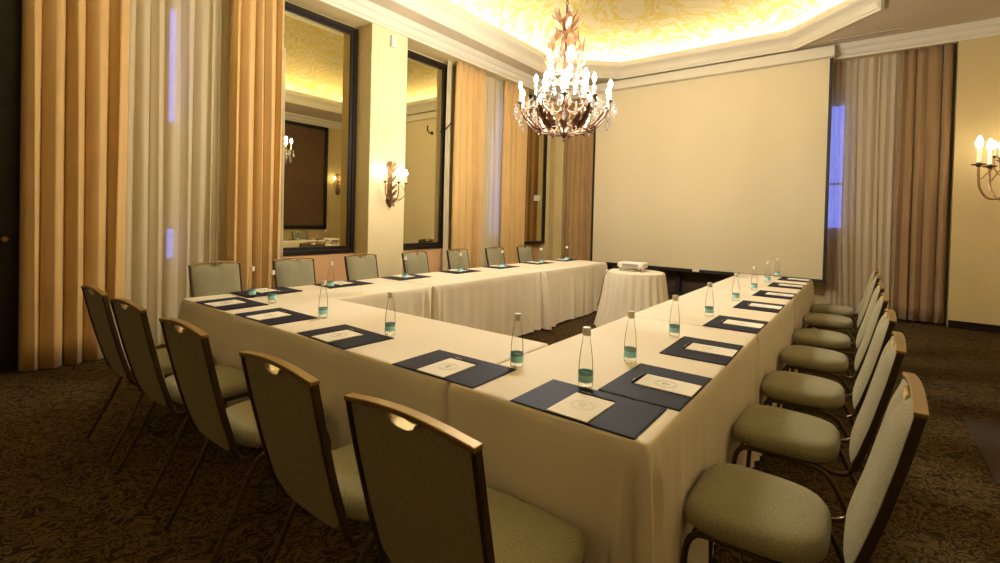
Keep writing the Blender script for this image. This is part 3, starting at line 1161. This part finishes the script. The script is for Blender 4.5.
DC = 0.236
cross_x = [-3.00, -2.39, -1.695, -0.94, -0.362]
cross_l = ['olive chair with its back to us, closest to the dark door, at the cross table',
           'olive chair with its back to us, second from the dark door, at the cross table',
           'olive chair with its back to us, middle of five at the cross table',
           'olive chair with its back to us, fourth from the dark door, at the cross table',
           'olive chair with its back to us nearest the corner shared with the opposite wing']
for i, (x, l) in enumerate(zip(cross_x, cross_l)):
    chair(x, -DC - 0.004 * (i % 2), [0.0, 0.02, 0.0, -0.012, 0.008][i], l)
left_y = [0.50, 1.24, 2.08, 2.94, 3.77, 4.64, 5.50]
left_l = ['olive chair facing us in front of the sheer curtain', 'olive chair facing us before the tan drape and nearer mirror',
          'olive chair facing us against the cream pillar', 'olive chair facing us below the farther tall mirror',
          'olive chair facing us before the drape past the mirrors', 'olive chair facing us before the blue-lit sheer curtain',
          'olive chair facing us, last before the corner mirror']
for i, (y, l) in enumerate(zip(left_y, left_l)):
    chair(XW - DC, y, -PI / 2 + [.03, -.02, 0, .02, .01, -.02, 0][i], l)
right_y = [0.478, 1.265, 2.02, 2.87, 3.66, 4.66, 5.46]
for i, y in enumerate(right_y):
    l = 'olive chair seen side-on, %s from the near corner along the wing opposite the mirrors' % ORD[i]
    chair(DC - 0.022, y, PI / 2 + [0.0, -.01, .01, 0, 0.01, -.01, 0][i], l)

# ---------------------------------------------------------------- place settings
def place_name(row, i):
    if row == 'c':
        return '%s place from the mirror wall along the cross table' % ORD[i]
    if row == 'l':
        return '%s place from the cross table along the mirror-side wing' % ORD[i]
    return '%s place from the corner along the wing opposite the mirrors' % ORD[i]

protos = {}
def folder(x, y, z, rz, where):
    lab = 'navy folder at ' + where
    if 'f' in protos:
        return dup(protos['f'], (x, y, z), rz, lab)
    t = thing('desk_folder', lab, 'folder', (x, y, z), rz, 'navy folders laid at the places')
    bm = bmesh.new()
    box(bm, (-0.227, 0.0, 0.0), (0.227, 0.305, 0.0035))
    obj('cover', bm, M['navy'], t, bevel=0.0012)
    bm = bmesh.new()
    box(bm, (-0.222, 0.004, 0.0036), (0.222, 0.299, 0.0050))
    obj('flap', bm, M['navy'], t, bevel=0.0005)
    protos['f'] = t
    return t

def notepad(x, y, z, rz, where):
    lab = 'cream notepad on folder at ' + where
    if 'n' in protos:
        return dup(protos['n'], (x, y, z), rz, lab)
    t = thing('notepad', lab, 'notepad', (x, y, z), rz, 'cream notepads on the folders')
    bm = bmesh.new()
    box(bm, (-0.075, 0.0, 0.0), (0.075, 0.215, 0.0045))
    obj('pages', bm, M['paper'], t)
    bm = bmesh.new()
    c = (0.0, 0.115, 0.0048)
    tube(bm, [(c[0] + .042 * math.cos(a * PI / 20), c[1] + .042 * math.sin(a * PI / 20), c[2] - .0008) for a in range(40)], 0.0011, 4, closed=True)
    tube(bm, [(c[0] + .035 * math.cos(a * PI / 20), c[1] + .035 * math.sin(a * PI / 20), c[2] - .0004) for a in range(40)], 0.0005, 4, closed=True)
    # interlaced monogram of two facing curls
    for s in (-1, 1):
        pts = [(c[0] + s * .006 + s * .012 * math.cos(a), c[1] + .014 * math.sin(a), c[2] - .0006) for a in [0.5 + k * 0.42 for k in range(12)]]
        tube(bm, pts, 0.0011, 4)
    tube(bm, [(c[0] - .016, c[1] - .002, c[2] - .0006), (c[0] + .016, c[1] + .002, c[2] - .0006)], 0.0009, 4)
    obj('emblem', bm, M['ink'], t)
    protos['n'] = t
    return t

def pen(x, y, z, rz, where):
    lab = 'black pen beside notepad at ' + where
    if 'p' in protos:
        return dup(protos['p'], (x, y, z), rz, lab)
    t = thing('pen', lab, 'pen', (x, y, z), rz, 'black pens beside the notepads')
    bm = bmesh.new()
    tube(bm, [(-.068, 0, .0045), (-.064, 0, .0045), (.055, 0, .0045), (.066, 0, .0045), (.070, 0, .0045)], [.003, .0042, .0042, .0025, .0008], 8)
    obj('barrel', bm, M['black'], t, smooth=True)
    bm = bmesh.new()
    box(bm, (-.062, -.001, .0085), (-.028, .001, .0098))
    obj('clip', bm, M['chrome'], t)
    protos['p'] = t
    return t

def bottle(x, y, z, where, rz=0.0):
    lab = 'clear water bottle at ' + where
    if 'b' in protos:
        return dup(protos['b'], (x, y, z), rz, lab)
    t = thing('water_bottle', lab, 'bottle', (x, y, z), rz, 'clear water bottles on the tables')
    bm = bmesh.new()
    lathe(bm, [(0, .003), (.020, .001), (.0265, .004), (.0280, .012), (.0282, .035), (.0280, .065), (.0274, .085), (.0260, .108), (.0238, .130), (.0210, .152),
               (.0180, .172), (.0155, .190), (.0140, .202), (.0138, .214), (0, .214)], 24)
    obj('body', bm, M['glass'], t, smooth=True, ang=60)
    bm = bmesh.new()
    lathe(bm, [(.0140, .205), (.0158, .205), (.0160, .208), (.0160, .232), (.0148, .236), (0, .236)], 20)
    obj('cap', bm, M['cap'], t, smooth=True)
    bm = bmesh.new()
    lathe(bm, [(.0286, .026), (.0288, .027), (.0288, .052), (.0286, .053)], 28, mi=0)
    lathe(bm, [(.0286, .053), (.0287, .054), (.0286, .064), (.0280, .066)], 28, mi=1)
    obj('label_band', bm, [M['label_teal'], M['label_dark']], t, smooth=True)
    bm = bmesh.new()
    for k in range(5):
        a = k * 1.26
        for j in range(3):
            b = a + j * 0.16
            tube(bm, [(.0290 * math.cos(b + e), .0290 * math.sin(b + e), .036 + j * .003 + 3 * e * .01) for e in (0, .06, .12)], .0006, 4)
    obj('label_print', bm, M['label_white'], t)
    protos['b'] = t
    return t

TZ = TT + 0.0045
cross_f = [-3.025, -2.415, -1.70, -0.905, -0.275]
cross_b = [(-2.857, .368), (-2.165, .335), (-1.538, .341), (-0.707, .350), (-0.363, .322)]
for i, x in enumerate(cross_f):
    w = place_name('c', i)
    r = [0.02, 0.0, -0.035, 0.02, 0.0][i]
    folder(x, 0.010, TZ, r, w)
    notepad(x - .004, 0.014, TZ + .0052, r + [0.03, 0.05, 0, .0, -.01][i], w)
    pen(x, 0.240, TZ + .0052, r, w)
    bottle(cross_b[i][0], cross_b[i][1], TZ, w, i * 0.7)
right_f = [0.553, 1.25, 2.08, 2.965, 3.80, 4.68, 5.45]
right_b = [0.775, 1.44, 2.23, 3.12, 4.0, 4.85, 5.62]
for i, y in enumerate(right_f):
    w = place_name('r', i)
    r = PI / 2 + [0.0, .02, 0, .01, 0, .01, 0][i]
    folder(-0.008, y, TZ + (.0002 if i else .0002) , r, w)
    notepad(-0.012, y, TZ + .0054, r, w)
    pen(-0.240, y, TZ + .0054, r, w)
    bottle(-0.362, right_b[i], TZ, w, 1 + i * 0.9)
left_f = [0.562, 1.30, 2.08, 2.95, 3.78, 4.69, 5.50]
left_b = [0.375, 1.065, 1.93, 2.78, 3.60, 4.55, 5.32]
for i, y in enumerate(left_f):
    w = place_name('l', i)
    r = -PI / 2 + [0.04, 0, .02, 0, 0, 0, 0][i]
    folder(XW + 0.008, y, TZ + (.0056 if i == 0 else 0), r, w)
    notepad(XW + 0.012, y, TZ + (.0108 if i == 0 else .0052), r, w)
    pen(XW + .240, y, TZ + (.0108 if i == 0 else .0052), r, w)
    bottle(-3.175, left_b[i], TZ, w, 2 + i * 0.8)

# ---------------------------------------------------------------- candle lights
def leaf(bm, base, direction, length, width, up, curl=0.3, n=6):
    """lobed acanthus leaf: curved, with real thickness"""
    d = Vector(direction).normalized()
    upv = Vector(up).normalized()
    side = d.cross(upv).normalized()
    upv = side.cross(d).normalized()
    rows = []
    for i in range(n + 1):
        t = i / n
        w = width * math.sin(PI * min(1, t * 0.92 + 0.06)) ** 0.8 * (0.72 + 0.38 * (i % 2))
        c = Vector(base) + d * length * t + upv * curl * length * t * t
        th = 0.0022
        rows.append([bm.verts.new(c - side * w + upv * w * .35), bm.verts.new(c + upv * th), bm.verts.new(c + side * w + upv * w * .35), bm.verts.new(c - upv * th)])
    for a, b in zip(rows, rows[1:]):
        for k in range(4):
            bm.faces.new((a[k], a[(k + 1) % 4], b[(k + 1) % 4], b[k]))
    bm.faces.new(rows[0])
    bm.faces.new(rows[-1][::-1])

def candle_set(parent, pos, h, r=0.011, bulbm='bulb', cup_r=0.036, bh=0.052, bs=1.0):
    """drip cup, sleeve and flame bulb under an arm"""
    bm = bmesh.new()
    lathe(bm, [(0, -.014), (.010, -.012), (.016, -.002), (cup_r, .004), (cup_r * 1.04, .009), (cup_r * .7, .007), (.014, .006), (.014, .02), (0, .02)], 14)
    obj('drip_cup', bm, M['iron'], parent, smooth=True, loc=pos)
    bm = bmesh.new()
    lathe(bm, [(0, .016), (r, .016), (r, h - .004), (r * .7, h), (0, h)], 12)
    obj('candle', bm, M['wax'], parent, smooth=True, loc=pos)
    bm = bmesh.new()
    lathe(bm, [(0, 0), (r * .75, .002), (.0135 * bs, bh * .3), (.0130 * bs, bh * .5), (.008 * bs, bh * .77), (.003, bh - .002), (0, bh)], 10)
    obj('bulb', bm, M[bulbm], parent, smooth=True, loc=(pos[0], pos[1], pos[2] + h))

def drop(bm, c, r, h, n=6):
    lathe(bm, [(0, 0), (r * .25, -h * .08), (r * .35, -h * .25), (r * .95, -h * .62), (r, -h * .72), (r * .55, -h * .92), (0, -h)], n, c)
    lathe(bm, [(0, h * .22), (r * .35, h * .13), (0, h * .02)], n, c)

CHX, CHY = -2.06, 3.13
ch = thing('chandelier', 'crystal and bronze candle chandelier hanging over the hollow of the tables', 'chandelier', (CHX, CHY, 2.235))
# stem and bottom finial, heights relative to 2.27
bm = bmesh.new()
lathe(bm, [(0, 0), (.012, .004), (.016, .018), (.008, .03), (.018, .045), (.03, .06), (.05, .085), (.035, .11), (.016, .14), (.014, .30), (.03, .34), (.045, .40), (.03, .46),
           (.016, .50), (.014, .72), (.03, .76), (.035, .82), (.02, .88), (.012, .95), (.012, 1.14), (.03, 1.16), (.03, 1.19), (.012, 1.22), (.010, 1.42), (0, 1.42)], 16)
obj('stem', bm, M['iron'], ch, smooth=True)
# lower rings
bm = bmesh.new()
def ring_pts(r, z, n=40):
    return [(r * math.cos(2 * PI * k / n), r * math.sin(2 * PI * k / n), z) for k in range(n)]
tube(bm, ring_pts(.255, .115), .008, 6, closed=True)
tube(bm, ring_pts(.10, .085), .007, 6, closed=True)
for k in range(10):
    a = 2 * PI * k / 10
    tube(bm, smooth_path([(.05 * math.cos(a), .05 * math.sin(a), .075), (.15 * math.cos(a), .15 * math.sin(a), .08), (.255 * math.cos(a), .255 * math.sin(a), .115), (.30 * math.cos(a), .30 * math.sin(a), .095)], 4), .0055, 6)
    leaf(bm, (.25 * math.cos(a), .25 * math.sin(a), .115), (math.cos(a), math.sin(a), -.3), .07, .016, (0, 0, 1), -.2)
obj('lower_ring', bm, M['iron'], ch, smooth=True)
# upper ring
bm = bmesh.new()
tube(bm, ring_pts(.21, .66), .006, 6, closed=True)
for k in range(5):
    a = 2 * PI * (k + .5) / 5
    tube(bm, [(.02 * math.cos(a), .02 * math.sin(a), .62), (.21 * math.cos(a), .21 * math.sin(a), .66)], .005, 6)
obj('upper_ring', bm, M['copper'], ch, smooth=True)
# ten outer arms with leaves
NA = 10
for k in range(NA):
    a = 2 * PI * (k + .30) / NA
    ca, sa = math.cos(a), math.sin(a)
    bm = bmesh.new()
    rr = [(.10, .085), (.22, .095), (.34, .15), (.43, .235), (.472, .31), (.482, .365)]
    pts = smooth_path([(r * ca, r * sa, z) for r, z in rr], 5)
    tube(bm, pts, .0085, 8)
    # inner scroll rising to the cup
    sc = smooth_path([(.27 * ca, .27 * sa, .12), (.30 * ca, .30 * sa, .25), (.36 * ca, .36 * sa, .33), (.41 * ca, .41 * sa, .31), (.40 * ca, .40 * sa, .26), (.37 * ca, .37 * sa, .27)], 5)
    tube(bm, sc, .0055, 6)
    arm = obj('arm', bm, M['iron'], ch, smooth=True)
    bm = bmesh.new()
    for (r, z, dr, dz, L, W) in ((.24, .11, .6, .8, .15, .045), (.32, .16, .35, .95, .14, .042), (.38, .22, .2, 1.0, .13, .036), (.16, .10, .3, 1.0, .20, .05), (.42, .28, .75, .6, .07, .022)):
        leaf(bm, (r * ca, r * sa, z), (dr * ca, dr * sa, dz), L, W, (ca, sa, 0), .25)
    obj('leaf', bm, M['iron'] if k % 2 else M['copper'], arm, smooth=True)
    candle_set(arm, (.482 * ca, .482 * sa, .378), .150, bs=1.35, bh=.075)
# five inner arms, higher
for k in range(6):
    a = 2 * PI * (k + .1) / 6
    ca, sa = math.cos(a), math.sin(a)
    bm = bmesh.new()
    tube(bm, smooth_path([(.02 * ca, .02 * sa, .34), (.10 * ca, .10 * sa, .30), (.20 * ca, .20 * sa, .33), (.245 * ca, .245 * sa, .42), (.245 * ca, .245 * sa, .47)], 5), .007, 8)
    arm = obj('arm', bm, M['iron'], ch, smooth=True)
    bm = bmesh.new()
    leaf(bm, (.12 * ca, .12 * sa, .31), (.5 * ca, .5 * sa, .8), .14, .04, (ca, sa, 0), .3)
    leaf(bm, (.20 * ca, .20 * sa, .34), (.2 * ca, .2 * sa, 1), .10, .03, (ca, sa, 0), .3)
    obj('leaf', bm, M['copper'], arm, smooth=True)
    candle_set(arm, (.245 * ca, .245 * sa, .482), .150, bs=1.35, bh=.075)
# cage above: bulging scrolls, pinched neck, leafy crown
for k in range(6):
    a = 2 * PI * k / 6 + .2
    ca, sa = math.cos(a), math.sin(a)
    bm = bmesh.new()
    pts = smooth_path([(.21 * ca, .21 * sa, .66), (.17 * ca, .17 * sa, .74), (.185 * ca, .185 * sa, .86), (.165 * ca, .165 * sa, 1.0), (.10 * ca, .10 * sa, 1.11), (.06 * ca, .06 * sa, 1.18), (.075 * ca, .075 * sa, 1.28), (.12 * ca, .12 * sa, 1.38)], 5)
    tube(bm, pts, .006, 6)
    sp = obj('cage_scroll', bm, M['copper'], ch, smooth=True)
    bm = bmesh.new()
    for (r, z, dr, dz, L, W) in ((.18, .78, .1, 1, .17, .055), (.175, .92, -.1, 1, .16, .050), (.13, 1.04, -.3, 1, .13, .040), (.06, 1.18, .28, 1, .22, .045), (.05, 1.16, .6, .8, .15, .036), (.16, .70, .4, .6, .09, .03)):
        leaf(bm, (r * ca, r * sa, z), (dr * ca, dr * sa, dz), L, W, (ca, sa, 0), .25)
    obj('leaf', bm, M['copper'], sp, smooth=True)
# crystals
def crystal(pos, r, h, nm='crystal_pendant'):
    bm = bmesh.new()
    drop(bm, (0, 0, 0), r, h)
    obj(nm, bm, M['crystal'], ch, loc=pos)
for k in range(NA):
    a = 2 * PI * (k + .30) / NA
    for da, rr, zz, s in ((-.10, .53, .36, 1.35), (.10, .53, .36, 1.35), (0, .475, .26, 1.7), (.31, .38, .32, 1.5)):
        crystal((rr * math.cos(a + da), rr * math.sin(a + da), zz), .017 * s, .075 * s)
for k in range(12):
    a = 2 * PI * k / 12
    crystal((.215 * math.cos(a), .215 * math.sin(a), .64), .021, .10)
for k in range(8):
    a = 2 * PI * k / 8 + .15
    crystal((.15 * math.cos(a), .15 * math.sin(a), 1.0), .024, .12)
# beaded strands
def beads(p, q, sag, n, r=.009):
    bm = bmesh.new()
    p, q = Vector(p), Vector(q)
    for i in range(n):
        t = (i + .5) / n
        c = p.lerp(q, t) - Vector((0, 0, sag * 4 * t * (1 - t)))
        lathe(bm, [(0, -r), (r * .8, -r * .4), (r * .8, r * .4), (0, r)], 6, c)
    obj('bead_strand', bm, M['crystal'], ch)
for k in range(NA):
    a0, a1 = 2 * PI * (k + .30) / NA, 2 * PI * (k + 1.30) / NA
    beads((.47 * math.cos(a0), .47 * math.sin(a0), .37), (.47 * math.cos(a1), .47 * math.sin(a1), .37), .07, 14)
    beads((.45 * math.cos(a0), .45 * math.sin(a0), .37), (.205 * math.cos(a0), .205 * math.sin(a0), .66), .05, 16)
for k in range(8):
    a = 2 * PI * k / 8
    beads((.20 * math.cos(a), .20 * math.sin(a), .66), (.05 * math.cos(a), .05 * math.sin(a), 1.17), -.04, 22)
# chain and ceiling rose
bm = bmesh.new()
for k in range(15):
    z = 1.42 + k * .047
    ax = (1, 0) if k % 2 else (0, 1)
    tube(bm, [(ax[0] * .013 * math.cos(b), ax[1] * .013 * math.cos(b), z + .028 * math.sin(b)) for b in [2 * PI * j / 12 for j in range(12)]], .0035, 5, closed=True)
obj('chain', bm, M['iron'], ch, smooth=True)
bm = bmesh.new()
lathe(bm, [(0, 2.11), (.02, 2.11), (.05, 2.13), (.11, 2.15), (.12, 2.17), (0, 2.17)], 24)
tube(bm, [(0, 0, 2.09), (0, 0, 2.13)], .012, 8)
obj('ceiling_rose', bm, M['copper'], ch, smooth=True)

# sconces
def sconce(label, loc, rz, sc=1.0):
    t = thing('wall_sconce', label, 'wall light', loc, rz, 'three-candle wall sconces')
    # local +y = out of the wall, origin on the wall at the candle cup height
    bm = bmesh.new()
    pr = [(0, -.35), (.02, -.345), (.045, -.31), (.075, -.26), (.06, -.21), (.045, -.15), (.05, -.08), (.04, .0), (.03, .10), (.045, .20), (.075, .255), (.06, .29), (.025, .315), (0, .32)]
    rings = []
    for w, z in pr:
        rings.append([bm.verts.new((-w, 0, z)), bm.verts.new((-w * .55, .03, z)), bm.verts.new((w * .55, .03, z)), bm.verts.new((w, 0, z))])
    for a, b in zip(rings, rings[1:]):
        for k in range(4):
            f = (a[k], a[(k + 1) % 4], b[(k + 1) % 4], b[k])
            bm.faces.new(f)
    bmesh.ops.remove_doubles(bm, verts=bm.verts[:], dist=1e-5)
    obj('backplate', bm, M['sconce'], t, smooth=True)
    bm = bmesh.new()
    for s in (-1, 1):
        for (z, dz, L, W) in ((-.30, .7, .13, .032), (-.2, .9, .14, .034), (-.1, .9, .12, .03), (.02, 1, .14, .03), (.14, 1, .13, .03), (.24, .4, .09, .026)):
            leaf(bm, (s * .01, .03, z), (s * .38, .25, dz), L * .95, W * .8, (0, 1, 0), .3)
    leaf(bm, (0, .03, .20), (0, .2, 1), .13, .04, (0, 1, 0), .4)
    leaf(bm, (0, .03, -.25), (0, .3, -1), .11, .036, (0, 1, 0), .4)
    obj('leaf', bm, M['sconce'], t, smooth=True)
    for k, (x, y) in enumerate(((-.20, .13), (0.02, .22), (.20, .14))):
        bm = bmesh.new()
        tube(bm, smooth_path([(x * .1, .03, -.20), (x * .45, y * .7, -.24), (x * .9, y * .95, -.17), (x, y, -.06), (x, y, -.01)], 5), .0075, 8)
        e = smooth_path([(x * .9, y * .95, -.10), (x * .7, y * .7, -.03), (x * .5, y * .6, -.05), (x * .55, y * .65, -.09)], 5)
        tube(bm, e, .0045, 6)
        # small scroll below the cup
        sx = 1 if x >= 0 else -1
        e = [(x + sx * (.020 + .020 * math.cos(b)), y, -.035 + .020 * math.sin(b)) for b in [PI * .9 - j * .5 for j in range(9)]]
        tube(bm, e, .004, 6)
        arm = obj('arm', bm, M['sconce'], t, smooth=True)
        candle_set(arm, (x, y, 0), .125, .012, 'bulb_s', .040, .085, 1.45)
    for v in (t,):
        v.scale = (sc, sc, sc)
    return t
sconce('bronze three-candle sconce mounted on the cream pillar between the mirrors', (PF, 3.21, 1.87), -PI / 2)
sconce('bronze three-candle sconce reaching in from the bare side opposite the mirrors', (1.32, 3.42, 1.86), PI / 2)
sconce('bronze sconce on the opposite wall seen only in the nearer mirror', (XR, 7.55, 2.35), PI / 2)

# ---------------------------------------------------------------- lights
def point(name, loc, e, r, col):
    l = bpy.data.lights.new(name, 'POINT')
    l.energy = e
    l.shadow_soft_size = r
    l.color = col
    o = bpy.data.objects.new(name, l)
    C.objects.link(o)
    o.location = loc
    return o

w = bpy.data.worlds.new('world')
bpy.context.scene.world = w
w.use_nodes = True
bg = w.node_tree.nodes['Background']
bg.inputs['Color'].default_value = (0.20, 0.27, 1.0, 1)
bg.inputs['Strength'].default_value = 3.2
